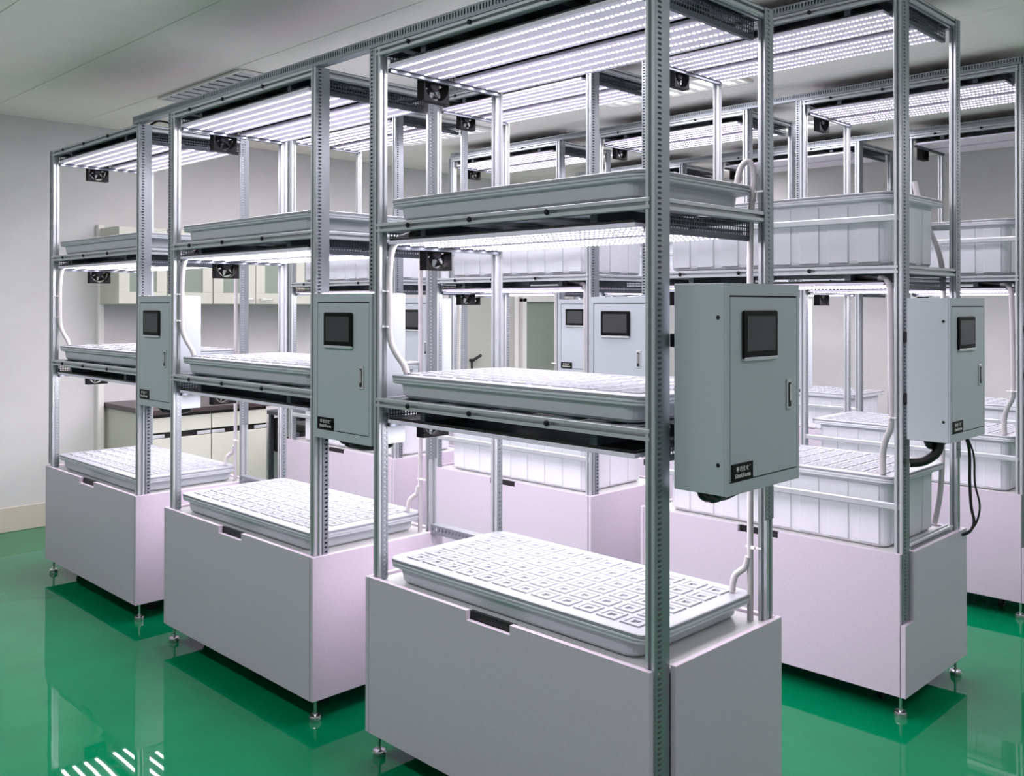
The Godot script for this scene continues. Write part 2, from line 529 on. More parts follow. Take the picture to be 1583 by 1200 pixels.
func base_cabinet(o: Node3D, key: String) -> void:
	var top := 0.608
	var bot := 0.084
	var notch := cached("front panel", func(s):
		var p := PackedVector2Array([Vector2(0.002, bot), Vector2(LEN - 0.002, bot), Vector2(LEN - 0.002, top), Vector2(0.662, top), Vector2(0.662, top - 0.029), Vector2(0.480, top - 0.029), Vector2(0.480, top), Vector2(0.002, top)])
		s.extrude(p, P(0, 0, -0.002), Vector3.RIGHT, Vector3.UP, Vector3(0, 0, 0.017)))
	part("front_panel", notch, M.panel, o)
	var pull := part("pull_recess", boxed(0.478, 0.664, top - 0.033, top - 0.004, 0.0005, 0.012, 0.0), M.black, o, Vector3.ZERO, "black recessed pull")
	pull.name = "pull_recess"
	part("back_panel", boxed(0.002, LEN - 0.002, bot, top - 0.001, DEP + 0.002, DEP + 0.019, 0.0015), M.panel, o)
	part("end_panel", boxed(-0.0185, -0.0015, bot, top, -0.019, DEP + 0.019, 0.0015), M.panel, o)
	# right end panel: one leaf, cut back at its front edge where the punched channel runs down
	part("end_panel", boxed(LEN + 0.0015, LEN + 0.0185, bot, top, 0.066 if key == "A1" else -0.019, DEP + 0.019, 0.0015) if key not in ["B1", "C1", "D1"] else cached("end b1", func(s):
		s.extrude(PackedVector2Array([Vector2(-0.019, bot), Vector2(DEP + 0.019, bot), Vector2(DEP + 0.019, top), Vector2(0.064, top), Vector2(0.064, 0.35), Vector2(-0.019, 0.35)]), Vector3(LEN + 0.0015, 0, 0), Vector3.FORWARD, Vector3.UP, Vector3.RIGHT * 0.017)), M.panel, o)
	part("top_plate", boxed(0.0, LEN, 0.586, 0.598, 0.002, DEP, 0.001), M.plate, o)
	part("bottom_plate", boxed(0.002, LEN - 0.002, bot + 0.004, bot + 0.02, 0.002, DEP), M.dark_steel, o)
	var foot := cached("foot", func(s):
		s.lathe([[0.0, 0.0], [0.022, 0.0], [0.023, 0.006], [0.023, 0.013], [0.019, 0.014], [0.019, 0.016], [0.022, 0.017], [0.021, 0.021], [0.008, 0.024], [0.008, 0.03], [0.0055, 0.031], [0.0055, 0.09], [0.0, 0.09]], Vector3.ZERO, Vector3.UP, 18))
	for p in [[0.014, 0.016], [LEN - 0.014, 0.016], [0.014, DEP - 0.016], [LEN - 0.014, DEP - 0.016]]:
		part("levelling_foot", foot, M.chrome, o, P(p[0], 0.0, p[1]))
	var caster := cached("caster", func(s):
		s.lathe([[0.0, -0.010], [0.027, -0.010], [0.030, -0.006], [0.030, 0.006], [0.027, 0.010], [0.0, 0.010]], Vector3(0, 0.0305, 0), Vector3.RIGHT, 18)
		s.box(-0.016, -0.012, 0.022, 0.088, -0.014, 0.014)
		s.box(0.012, 0.016, 0.022, 0.088, -0.014, 0.014)
		s.box(-0.016, 0.016, 0.080, 0.088, -0.022, 0.022))
	for p in [[0.13, 0.13], [LEN - 0.13, 0.13], [0.13, DEP - 0.13], [LEN - 0.13, DEP - 0.13]]:
		part("caster", caster, M.black, o, P(p[0], 0.0, p[1]))

func shelf(o: Node3D, y: float, slats: bool, rail := false) -> void:   # y: underside of the beams
	part("front_beam", beam_x(LEN - 0.03), M.alu, o, P(0.015, y, -0.002))
	part("back_beam", beam_x(LEN - 0.03), M.alu, o, P(0.015, y, DEP - 0.028))
	part("end_beam", beam_d(DEP - 0.06), M.alu, o, P(0.0, y, 0.03))
	part("end_beam", beam_d(DEP - 0.06), M.alu, o, P(LEN - 0.03, y, 0.03))
	var bolt := cached("bolt", func(s): s.lathe([[0.0085, 0.0], [0.0085, 0.006], [0.005, 0.008], [0.0, 0.008]], Vector3.ZERO, Vector3.BACK, 6))
	for x in [0.185, 0.475, 0.79]:
		part("bolt", bolt, M.bolt, o, P(x, y + 0.015, -0.0025))
	if slats:
		for k in 5:
			var x := 0.10 + (LEN - 0.2) * k / 4.0
			part("slat", boxed(-0.025, 0.025, 0.0, 0.0095, 0.0, DEP - 0.054, 0.001), M.steel, o, P(x, y + 0.0215, 0.027))
	if rail:
		part("guard_rail", boxed(0.012, LEN - 0.012, 0, 0.026, 0.0, 0.012, 0.004), M.alu, o, P(0, y + 0.195, 0.006))
		part("guard_rail", boxed(0.012, LEN - 0.012, 0, 0.026, 0.0, 0.012, 0.004), M.alu, o, P(0, y + 0.195, DEP - 0.018))

func grow_light(rack: String, level: String, y: float, beam: float, on: bool) -> void:   # y: glowing underside
	var lit := "lit" if on else "unlit"
	var o := thing("grow_light", "%s twin LED grow light panel %s of the %s" % [lit, level, where[rack]], "grow light", P(spots[rack].x, y, spots[rack].y), "LED grow lights under the shelves and tops")
	var row := cached("led row", func(s):
		for k in 58:
			var c := Vector3(0.062 + k * 0.0176, -0.0012, 0)
			for j in 6:
				var a := c + Vector3(cos(TAU * j / 6), 0, sin(TAU * j / 6)) * 0.0054
				var b := c + Vector3(cos(TAU * (j + 1) / 6), 0, sin(TAU * (j + 1) / 6)) * 0.0054
				s.tri(c + Vector3(0, -0.0014, 0), a, b)
				s.quad(b, a, a + Vector3(0, 0.0012, 0), b + Vector3(0, 0.0012, 0)))
	for k in 2:
		var d0: float = [0.022, 0.322][k]
		var p := part("light_panel", boxed(0.048, LEN - 0.078, 0.0, 0.012, 0.0, 0.252, 0.002), M.housing, o, P(0, 0, d0))
		for r in 4:
			var led := part("led_row", row, M.led if on else M.led_off, p, P(0, 0, 0.030 + 0.064 * r))
			led.set_meta("kind", "stuff")
		part("back_cover", boxed(0.052, LEN - 0.082, 0.010, 0.020, 0.004, 0.248, 0.002), M.black, p, Vector3.ZERO, "black back of the panel")
		if on:
			# the front row's panels mirror in the floor row by row: one light for each LED row there
			var rows := 4 if rack.begins_with("A") else 1
			for r in rows:
				var a := AreaLight3D.new()
				a.name = "panel_light"
				a.area_size = Vector2(LEN - 0.13, 0.22 if rows == 1 else 0.016)
				a.light_energy = GROW_ENERGY / rows
				a.light_color = Color(1.0, 0.965, 1.0)
				a.area_range = 12.0
				a.area_attenuation = 2.0
				a.shadow_enabled = true
				a.rotation_degrees = Vector3(-90, 0, 0)
				o.add_child(a, true)
				a.position = P(LEN / 2 - 0.015, -0.004, d0 + (0.126 if rows == 1 else 0.030 + 0.064 * r))
	for x in [0.046, LEN - 0.046]:
		part("end_plate", lattice(0.53, beam - y + 0.012), M.dark_steel, o, P(x, -0.014, 0.033))
	for x in [0.22, LEN - 0.22]:
		part("hanger", boxed(-0.012, 0.012, 0.0201, beam - y + 0.02, 0.03, 0.565), M.dark_steel, o, P(x, 0, 0))

func fan(rack: String, level: String, x: float, y_top: float, d: float) -> void:
	var o := thing("cooling_fan", "small black fan below the light %s of the %s" % [level, where[rack]], "fan", P(spots[rack].x + x, y_top - 0.06, spots[rack].y + d), "cooling fans hung below the grow lights")
	var h := 0.06
	part("housing", cached("fan frame", func(s):
		var n := 32
		for k in n:
			var a0 := TAU * k / n
			var a1 := TAU * (k + 1) / n
			var sq := func(a: float) -> Vector2:
				var c := Vector2(cos(a), sin(a))
				return c * (h / maxf(absf(c.x), absf(c.y)))
			var q0: Vector2 = sq.call(a0)
			var q1: Vector2 = sq.call(a1)
			var c0 := Vector2(cos(a0), sin(a0)) * 0.0565
			var c1 := Vector2(cos(a1), sin(a1)) * 0.0565
			for f in [0.019, -0.019]:
				var A := Vector3(f, q0.y, q0.x)
				var B := Vector3(f, q1.y, q1.x)
				var Cc := Vector3(f, c1.y, c1.x)
				var D := Vector3(f, c0.y, c0.x)
				if f > 0:
					s.quad(B, A, D, Cc)
				else:
					s.quad(A, B, Cc, D)
			s.quad(Vector3(0.019, c1.y, c1.x), Vector3(0.019, c0.y, c0.x), Vector3(-0.019, c0.y, c0.x), Vector3(-0.019, c1.y, c1.x))
			s.quad(Vector3(0.019, q0.y, q0.x), Vector3(0.019, q1.y, q1.x), Vector3(-0.019, q1.y, q1.x), Vector3(-0.019, q0.y, q0.x))), M.fan_black, o)
	part("hub", cached("fan hub", func(s): s.lathe([[0.0, -0.012], [0.021, -0.012], [0.021, 0.008], [0.017, 0.011], [0.0, 0.011]], Vector3.ZERO, Vector3.RIGHT, 20)), M.fan_hub, o)
	var blade := cached("fan blade", func(s):
		for k in 5:
			var r0 := 0.019 + 0.0068 * k
			var r1 := r0 + 0.0068
			var tw0 := 0.30 + 0.05 * k
			var tw1 := tw0 + 0.05
			var a := Vector3(-0.010, r0 * sin(-tw0), r0 * cos(tw0))
			var b := Vector3(0.009, r0 * sin(tw0), r0 * cos(tw0))
			var c := Vector3(0.009, r1 * sin(tw1), r1 * cos(tw1))
			var e := Vector3(-0.010, r1 * sin(-tw1), r1 * cos(tw1))
			s.quad(a, b, c, e)
			s.quad(e, c, b, a))
	for k in 7:
		part("blade", blade, M.fan_black, o).rotation.x = TAU * k / 7
	var strut := cached("fan strut", func(s):
		s.tube(PackedVector3Array([Vector3(-0.015, 0, 0.018), Vector3(-0.015, 0, 0.058)]), 0.003, 6))
	for k in 4:
		part("motor_strut", strut, M.fan_black, o).rotation.x = TAU * k / 4 + PI / 4

# strokes of the four characters on the name plate, on a 10 x 10 field
var glyphs := [
	[[[5, 10], [5, 9]], [[0.8, 7.6], [0.8, 8.8], [9.2, 8.8], [9.2, 7.6]], [[2, 7.3], [8, 7.3]], [[2.2, 6.1], [7.8, 6.1]], [[0.6, 4.8], [9.4, 4.8]], [[3.6, 8], [3.6, 4.8]], [[6.4, 8], [6.4, 4.8]], [[3.4, 4.8], [0.8, 3.2]], [[6.6, 4.8], [9.2, 3.2]], [[3, 1.4], [3, 3.8], [7, 3.8], [7, 1.4]], [[5, 3.2], [5, 2], [2.2, 0]], [[5.4, 1.6], [8, 0]]],
	[[[1.2, 9.4], [2.2, 8.4]], [[0.2, 6.4], [1.8, 6.4], [1.8, 1.2], [3, 2.4]], [[3.4, 8.6], [9.8, 8.6]], [[5.2, 9.8], [5.2, 7.6]], [[8, 9.8], [8, 7.6]], [[3.2, 6.4], [9.8, 6.4]], [[6, 7.4], [5, 4.6], [3, 2.4]], [[5.2, 4], [5.2, 0.2]], [[5.2, 4], [9.2, 4], [9.2, 0.4], [5.2, 0.4]]],
	[[[2.8, 9.8], [1.6, 6.8], [0.2, 5]], [[1.8, 6.6], [1.8, 0]], [[3.4, 6.8], [9.8, 6.8]], [[6, 9.8], [5.6, 4.4], [3.2, 0.2]], [[7, 6.6], [7, 1], [7.6, 0.4], [9.4, 0.4], [9.6, 2]], [[8, 9.2], [9, 8]]],
	[[[0.8, 6.8], [0.8, 8.4], [9.2, 8.4], [9, 6.8]], [[5.2, 9.9], [4, 6.4], [0.4, 3]], [[3.6, 5.4], [3.6, 0.6], [5.2, 1.6]], [[8, 6], [5.6, 4.2]], [[4.6, 5.4], [6.6, 2.2], [9.8, 0.2]]]]

func plate_letters() -> ArrayMesh:
	return cached("plate letters", func(s):
		var size := 0.0125
		for g in 4:
			for line in glyphs[g]:
				for k in line.size() - 1:
					var a := Vector3(-0.031 + g * 0.0155 + line[k][0] * size / 10, 0.0018 + line[k][1] * size / 10, 0)
					var b := Vector3(-0.031 + g * 0.0155 + line[k + 1][0] * size / 10, 0.0018 + line[k + 1][1] * size / 10, 0)
					var t := (b - a).normalized() * 0.0006
					var q := Vector3(-t.y, t.x, 0)
					s.quad(a - t - q, b + t - q, b + t + q, a - t + q)
		for k in 8:   # small ring after the last character
			var a0 := TAU * k / 8
			var a1 := TAU * (k + 1) / 8
			var c := Vector3(0.034, 0.0135, 0)
			s.quad(c + Vector3(cos(a0), sin(a0), 0) * 0.0009, c + Vector3(cos(a0), sin(a0), 0) * 0.0017, c + Vector3(cos(a1), sin(a1), 0) * 0.0017, c + Vector3(cos(a1), sin(a1), 0) * 0.0009))

func control_cabinet(rack: String, at: Vector3, turn: float, w: float) -> void:
	var h := 0.522
	var dp := 0.15
	var o := thing("control_cabinet", "pale grey control cabinet with touch screen on the end of the %s" % where[rack], "control cabinet", at, "control cabinets on the rack ends")
	o.rotation.y = turn
	# local: x 0..w, y 0..h, front at z = 0, back at z = -dp
	part("body", cached("cab body %.3f" % w, func(s):
		s.box(0, w, 0, h, 0.004, dp, 0.002)
		for e in [[0.0, w, h - 0.030, h], [0.0, w, 0.0, 0.030], [0.0, 0.016, 0.030, h - 0.030], [w - 0.012, w, 0.030, h - 0.030]]:
			s.box(e[0], e[1], e[2], e[3], 0.0, 0.004)), M.cabinet, o)
	part("door_gap", boxed(0.016, w - 0.012, 0.030, h - 0.030, 0.0033, 0.0038), M.gap, o, Vector3.ZERO, "dark gap round the door")
	var door := part("door", boxed(0.0195, w - 0.0145, 0.0330, h - 0.0345, -0.0005, 0.003, 0.001), M.cabinet, o)
	var sx := w * 0.19
	var sy := h - 0.190
	var sc := part("touch_screen", boxed(0, 0.172, 0, 0.122, -0.008, 0.0, 0.004), M.bezel, o, P(sx, sy, -0.0005), "black touch screen")
	part("display", boxed(0.016, 0.156, 0.020, 0.108, -0.0088, -0.0078), M.display, sc)
	part("trim_strip", boxed(0.004, 0.170, -0.004, 0.005, -0.0095, 0.0, 0.001), M.silver, sc)
	var hd := part("handle", boxed(0, 0.026, 0, 0.082, -0.004, 0.0, 0.002), M.silver, door, P(w * 0.80, h * 0.365, -0.0008), "chrome swing handle")
	hd.name = "handle"
	part("handle_slot", boxed(0.006, 0.020, 0.008, 0.072, -0.0046, -0.0038), M.gap, door, P(w * 0.80, h * 0.365, -0.0008))
	part("handle_lever", boxed(0.009, 0.019, 0.022, 0.068, -0.0085, -0.0046, 0.002), M.chrome, door, P(w * 0.80, h * 0.365, -0.0008))
	var pl := part("name_plate", boxed(0, 0.100, 0, 0.042, -0.003, 0.0, 0.0008), M.bezel, o, P(0.022, 0.034, -0.0008), "black name plate with silver lettering")
	part("lettering", plate_letters(), M.lettering, pl, P(0.050, 0.0205, -0.0034))
	var tm: TextMesh
	if cache.has("latin"):
		tm = cache["latin"]
	else:
		tm = TextMesh.new()
		var f := SystemFont.new()
		f.font_names = PackedStringArray(["Droid Sans"])
		f.font_weight = 700
		tm.font = f
		tm.text = "SinoUFarm"
		tm.font_size = 32
		tm.pixel_size = 0.00044
		tm.depth = 0.0006
		cache["latin"] = tm
	part("lettering", tm, M.lettering, pl, P(0.050, 0.0118, -0.0032))
	var dot := cached("cab hole", func(s): s.lathe([[0.0055, 0.0], [0.0055, 0.0008], [0.0, 0.0008]], Vector3.ZERO, Vector3.LEFT, 12))
	for y in [0.075, h - 0.085]:
		part("screw_hole", dot, M.gap, o, P(0.0, y, 0.022))
	for y in [0.13, 0.36]:
		part("mounting_bracket", boxed(0.003 if turn != 0.0 else 0.03, w - 0.03, y, y + 0.035, dp, dp + 0.0155 if turn != 0.0 else dp + 0.012, 0.002), M.bolt, o)
	part("cable_bundle", cached("cab cables %.2f" % w, func(s):
		for k in 6:
			s.tube(smooth_path([P(0.04 + 0.012 * k, 0.01, 0.10), P(0.05 + 0.014 * k, -0.022 - 0.004 * (k % 3), 0.09 + 0.006 * (k % 2)), P(w * 0.55, -0.030 - 0.004 * (k % 2), 0.105), P(w - 0.07 + 0.006 * k, -0.012, 0.11), P(w - 0.06 + 0.006 * k, 0.012, 0.11)]), 0.0095, 7)), M.black, o)

func hose(called: String, label: String, pts: Array, r := 0.0115) -> Node3D:
	var o := thing(called, label, "hose", Vector3.ZERO)
	var p := smooth_path(pts)
	var s := Shape.new()
	for i in p.size():
		p[i] -= pts[0]
	s.tube(p, r, 10)
	o.position = pts[0]
	part("tubing", s.mesh(), M.hose, o)
	return o

func tie(o: Node3D, at: Vector3, wide := 0.055) -> void:
	part("cable_tie", boxed(-wide / 2, wide / 2, -0.0025, 0.0025, -0.002, 0.002), M.tie, o, at - o.position)
	part("cable_tie", boxed(-0.006, 0.006, -0.004, 0.004, -0.006, 0.002), M.tie, o, at - o.position)

func rack_frame(key: String, low: bool) -> void:
	var o := thing("growing_rack", {
		"A1": "nearest grey metal growing rack with three tiers of shallow trays", "A2": "middle growing rack of the front row with shallow trays", "A3": "farthest front-row growing rack, by the pale wall"}.get(key, "white growing rack with deep tubs, the " + where[key].replace("rack", "one")), "rack", P(spots[key].x, 0, spots[key].y), "growing racks in four rows")
	base_cabinet(o, key)
	var top := 2.404 if low else 2.712
	for p in [[0.0, 0.0], [LEN - PW, 0.0], [0.0, DEP - PD], [LEN - PW, DEP - PD]]:
		part("post", upright(0.09, top, p[0] > 0.5), M.alu, o, P(p[0], 0, p[1]))
	# punched channels bolted to the posts
	var front_end: float = {"A1": 0.035, "B1": 0.352, "C1": 0.352, "D1": 0.352}.get(key, 1.575)
	part("punched_channel", strut_side(front_end, top, 0.062), M.steel, o, P(LEN, 0, 0))
	part("punched_channel", strut_side(0.90, top, 0.05), M.steel, o, P(LEN, 0, DEP - 0.05))
	part("punched_strip", strip_front(0.62 if key[1] == "3" else 1.575, top), M.steel, o, P(-0.026, 0, 0.002))
	part("punched_strip", strip_inner(0.60, 1.16 if low else 1.64), M.steel, o, P(PW, 0, 0.012))
	part("punched_strip", strip_inner(0.60, 1.16 if low else 1.64), M.steel, o, P(LEN, 0, 0.036))
	part("punched_strip", strip_inner(0.60, 1.16 if low else 1.64), M.steel, o, P(PW, 0, DEP - 0.03))
	if low:
		shelf(o, 1.184, true)
		shelf(o, 1.774, true)
	else:
		shelf(o, 1.650, true, true)
		part("guard_rail", boxed(0.012, LEN - 0.012, 0, 0.026, 0.0, 0.012, 0.004), M.alu, o, P(0, 0.764, 0.006))
	shelf(o, top - 0.03, false)
	part("top_cover", boxed(0.0, LEN, top - 0.003, top - 0.001, 0.034, DEP - 0.034), M.dark_steel, o)
	for k in 5:
		part("top_slat", boxed(-0.02, 0.02, top - 0.02, top - 0.004, 0.03, DEP - 0.03), M.steel, o, P(0.10 + (LEN - 0.2) * k / 4.0, 0, 0))

func racks() -> void:
	for key in spots:
		var low: bool = key[0] == "A"
		rack_frame(key, low)
		if low:
			shallow_tray(key, 0, 0.5985)
			shallow_tray(key, 1, 1.2155)
			shallow_tray(key, 2, 1.8055)
			grow_light(key, "at the top", 2.333, 2.374, true)
			grow_light(key, "under the top shelf", 1.733, 1.774, true)
			grow_light(key, "under the middle shelf", 1.130, 1.184, true)
			fan(key, "at the top", 0.0145, 2.3725, 0.255)
			fan(key, "under the top shelf", 0.0145, 1.7725, 0.268)
			fan(key, "under the middle shelf", 0.0145, 1.180, 0.255)
		else:
			deep_tub(key, 0, 0.5985)
			deep_tub(key, 1, 1.6815)
			grow_light(key, "at the top", 2.640, 2.682, key[0] != "D")
			grow_light(key, "under the upper shelf", 1.605, 1.650, true)
			fan(key, "at the top", 0.0145, 2.680, 0.24)
			fan(key, "under the upper shelf", 0.0145, 1.648, 0.24)
	# cabinets: the near racks wear theirs on the end face, the others fill the gap to the next rack
	control_cabinet("A1", P(1.318, 1.062, 0.058), PI / 2, 0.37)
	control_cabinet("B1", P(1.305, 1.035, 1.578), PI / 2, 0.365)
	control_cabinet("C1", P(1.29, 1.035, 3.12), PI / 2, 0.365)
	for key in ["A2", "A3", "B2", "B3", "C2", "C3"]:
		control_cabinet(key, P(spots[key].x + LEN + 0.002, 1.047, spots[key].y - 0.001), 0.0, 0.338)
	# long punched rails that tie the racks of each row together
	var names := {"A": "front", "B": "second", "C": "third", "D": "back"}
	for r in names:
		var x0: float = spots[r + "3"].x + (LEN - 0.05 if r == "A" else 0.0)
		var x1: float = spots[r + "1"].x + LEN
		var y := 2.4045 if r == "A" else 2.7125
		var t := thing("tie_rail", "long punched metal rail along the top of the %s row of racks" % names[r], "rail", P(x0, y, spots[r + "1"].y - 0.002), "punched rails on the rack rows")
		part("rail", tie_rail(x1 - x0), M.steel, t)
	# punched channels that join the rear posts of the front row across the gaps
	for g in [["A2", "A1", "near and middle racks"], ["A3", "A2", "middle and far racks"]]:
		var x0: float = spots[g[0]].x + LEN + 0.021
		var x1: float = spots[g[1]].x - 0.021
		var t := thing("joining_channel", "short punched channel behind the gap between the front row's %s" % g[2], "channel", P(x0, 0.604, spots[g[1]].y + 0.545), "joining channels of the front row")
		part("channel", cached("join %.3f" % (x1 - x0), func(s):
			var l := x1 - x0
			var c := int(l / 0.02)
			s.punched(Vector3.ZERO, Vector3.RIGHT, Vector3.UP, c, 0.02, 0.036, 0.019, 0.016, 0.008, 0.002, (l - c * 0.02) / 2)
			s.box(0, l, 0.0342, 0.0362, 0, 0.04)
			s.box(0, l, 0.0, 0.0342, 0.038, 0.04)), M.steel, t)
	for key in ["B1", "C1"]:
		var t := thing("end_bar", "aluminium bar lying along the base end of the %s" % where[key], "bar", P(spots[key].x + 1.112, 0.5985, spots[key].y + 0.10), "end bars on the base cabinets")
		part("bar", cached("end bar", func(s): s.extrude(groove_profile(0.03, 0.028, false, 1), Vector3.ZERO, Vector3.RIGHT, Vector3.UP, Vector3.FORWARD * 0.44)), M.alu, t)
	var w := thing("cable_loop", "black cable loop on top of the front row's far rack", "cable", P(spots["A3"].x + 1.10, 2.405, 0.08))
	part("cable", cached("cable loop", func(s):
		s.tube(smooth_path([Vector3(0, 0.004, 0), Vector3(0.01, 0.028, -0.03), Vector3(0.0, 0.034, -0.08), Vector3(0.01, 0.022, -0.15), Vector3(0.0, 0.004, -0.20)]), 0.005, 7)
		s.tube(smooth_path([Vector3(0.012, 0.004, 0.0), Vector3(0.02, 0.030, -0.04), Vector3(0.02, 0.026, -0.09), Vector3(0.01, 0.004, -0.13)]), 0.004, 7)), M.black, w)

func hoses() -> void:
	for key in ["A1", "A2", "A3"]:
		var s: Vector2 = spots[key]
		var o := hose("drain_hose", "pale drain hose running down the left post of the %s" % where[key], [P(s.x + 0.135, 1.762, s.y + 0.075), P(s.x + 0.10, 1.760, s.y + 0.062), P(s.x + 0.055, 1.735, s.y + 0.045), P(s.x + 0.042, 1.66, s.y + 0.036), P(s.x + 0.041, 1.52, s.y + 0.034), P(s.x + 0.043, 1.42, s.y + 0.036), P(s.x + 0.060, 1.37, s.y + 0.045), P(s.x + 0.088, 1.325, s.y + 0.06), P(s.x + 0.098, 1.297, s.y + 0.066)])
		tie(o, P(s.x + 0.030, 1.575, s.y + 0.016))
		tie(o, P(s.x + 0.030, 1.455, s.y + 0.016))
		part("drain_elbow", cached("elbow", func(q):
			q.tube(smooth_path([Vector3(0, 0.035, 0), Vector3(0, 0.005, 0), Vector3(-0.02, -0.012, 0.002), Vector3(-0.05, -0.014, 0.006)]), 0.018, 10)), M.black, o, P(0.035, 0.012, 0.0))
	var s1: Vector2 = spots["A1"]
	for key in ["A1", "A2", "A3"]:
		var s: Vector2 = spots[key]
		var o := hose("supply_hose", "grey supply hose arching over the top tray of the %s" % where[key], [P(s.x + 1.075, 1.868, s.y + 0.52), P(s.x + 1.077, 1.91, s.y + 0.525), P(s.x + 1.085, 1.945, s.y + 0.535), P(s.x + 1.10, 1.955, s.y + 0.545), P(s.x + 1.112, 1.93, s.y + 0.552), P(s.x + 1.113, 1.88, s.y + 0.553), P(s.x + 1.106, 1.82, s.y + 0.551), P(s.x + 1.103, 1.70, s.y + 0.549), P(s.x + 1.103, 1.2, s.y + 0.549), P(s.x + 1.103, 0.75, s.y + 0.549), P(s.x + 1.103, 0.59, s.y + 0.549)], 0.0095)
		tie(o, P(s.x + 1.115, 1.865, s.y + 0.553))
		tie(o, P(s.x + 1.115, 0.815, s.y + 0.545), 0.05)
		hose("inlet_hose", "short bent inlet hose into the base tray of the %s" % where[key], [P(s.x + 1.063, 0.681, s.y + 0.515), P(s.x + 1.064, 0.705, s.y + 0.518), P(s.x + 1.068, 0.728, s.y + 0.524), P(s.x + 1.080, 0.742, s.y + 0.534), P(s.x + 1.092, 0.755, s.y + 0.540), P(s.x + 1.099, 0.785, s.y + 0.543)], 0.0095)
	for key in ["B1", "B2", "C1", "C2", "C3"]:
		var s: Vector2 = spots[key]
		var o := hose("drain_hose", "pale drain hose hanging from the upper shelf of the %s" % where[key], [P(s.x + 1.02, 1.632, s.y + 0.075), P(s.x + 1.06, 1.630, s.y + 0.055), P(s.x + 1.092, 1.600, s.y + 0.032), P(s.x + 1.098, 1.53, s.y + 0.026), P(s.x + 1.104, 1.35, s.y + 0.018), P(s.x + 1.108, 1.17, s.y + 0.014), P(s.x + 1.102, 1.08, s.y + 0.022), P(s.x + 1.07, 1.02, s.y + 0.05), P(s.x + 1.052, 0.965, s.y + 0.065), P(s.x + 1.05, 0.884, s.y + 0.07)], 0.012)
		tie(o, P(s.x + 1.105, 1.11, s.y - 0.004), 0.05)
		part("drain_elbow", cached("elbow b", func(q):
			q.tube(smooth_path([Vector3(-0.10, 0.012, -0.01), Vector3(-0.05, 0.006, -0.01), Vector3(0.0, 0.0, 0), Vector3(0.02, -0.001, 0.006)]), 0.016, 10)), M.black, o)
	var b: Vector2 = spots["B1"]
	hose("supply_hose", "white supply hose rising from the upper tub of the second row's near rack", [P(b.x + 0.985, 2.055, b.y + 0.55), P(b.x + 1.00, 1.98, b.y + 0.55), P(b.x + 1.035, 1.86, b.y + 0.565), P(b.x + 1.075, 1.75, b.y + 0.575), P(b.x + 1.092, 1.60, b.y + 0.573), P(b.x + 1.095, 1.2, b.y + 0.560), P(b.x + 1.090, 0.80, b.y + 0.555), P(b.x + 1.065, 0.62, b.y + 0.55)], 0.011)
	var w := thing("cable_bundle", "thin black cables dropping beside the rear post of the second row's near rack", "cable", P(b.x + 1.19, 0, b.y + 0.60))
	part("cable", cached("drop cable", func(s):
		s.tube(smooth_path([Vector3(0.0, 1.03, 0.10), Vector3(0.0, 0.94, 0.02), Vector3(-0.005, 0.80, -0.002), Vector3(0.0, 0.70, -0.004), Vector3(0.012, 0.64, 0.0), Vector3(0.0, 0.60, 0.02), Vector3(-0.03, 0.585, 0.04)]), 0.006, 7)
		s.tube(smooth_path([Vector3(0.004, 1.02, 0.09), Vector3(0.01, 0.92, 0.0), Vector3(0.012, 0.80, -0.01), Vector3(0.03, 0.71, -0.012), Vector3(0.02, 0.64, -0.004), Vector3(0.0, 0.605, 0.02), Vector3(-0.03, 0.588, 0.05)]), 0.004, 7)), M.black, w)
	var c := thing("cable_bundle", "thick black conduit curving under the control cabinet of the second row's near rack", "cable", P(b.x + 1.20, 1.02, b.y + 0.03))
	part("conduit", cached("conduit", func(s):
		s.tube(smooth_path([Vector3(0.05, 0.02, -0.06), Vector3(0.045, -0.03, -0.05), Vector3(0.01, -0.065, -0.02), Vector3(-0.035, -0.075, 0.0)]), 0.017, 9)), M.black, c)

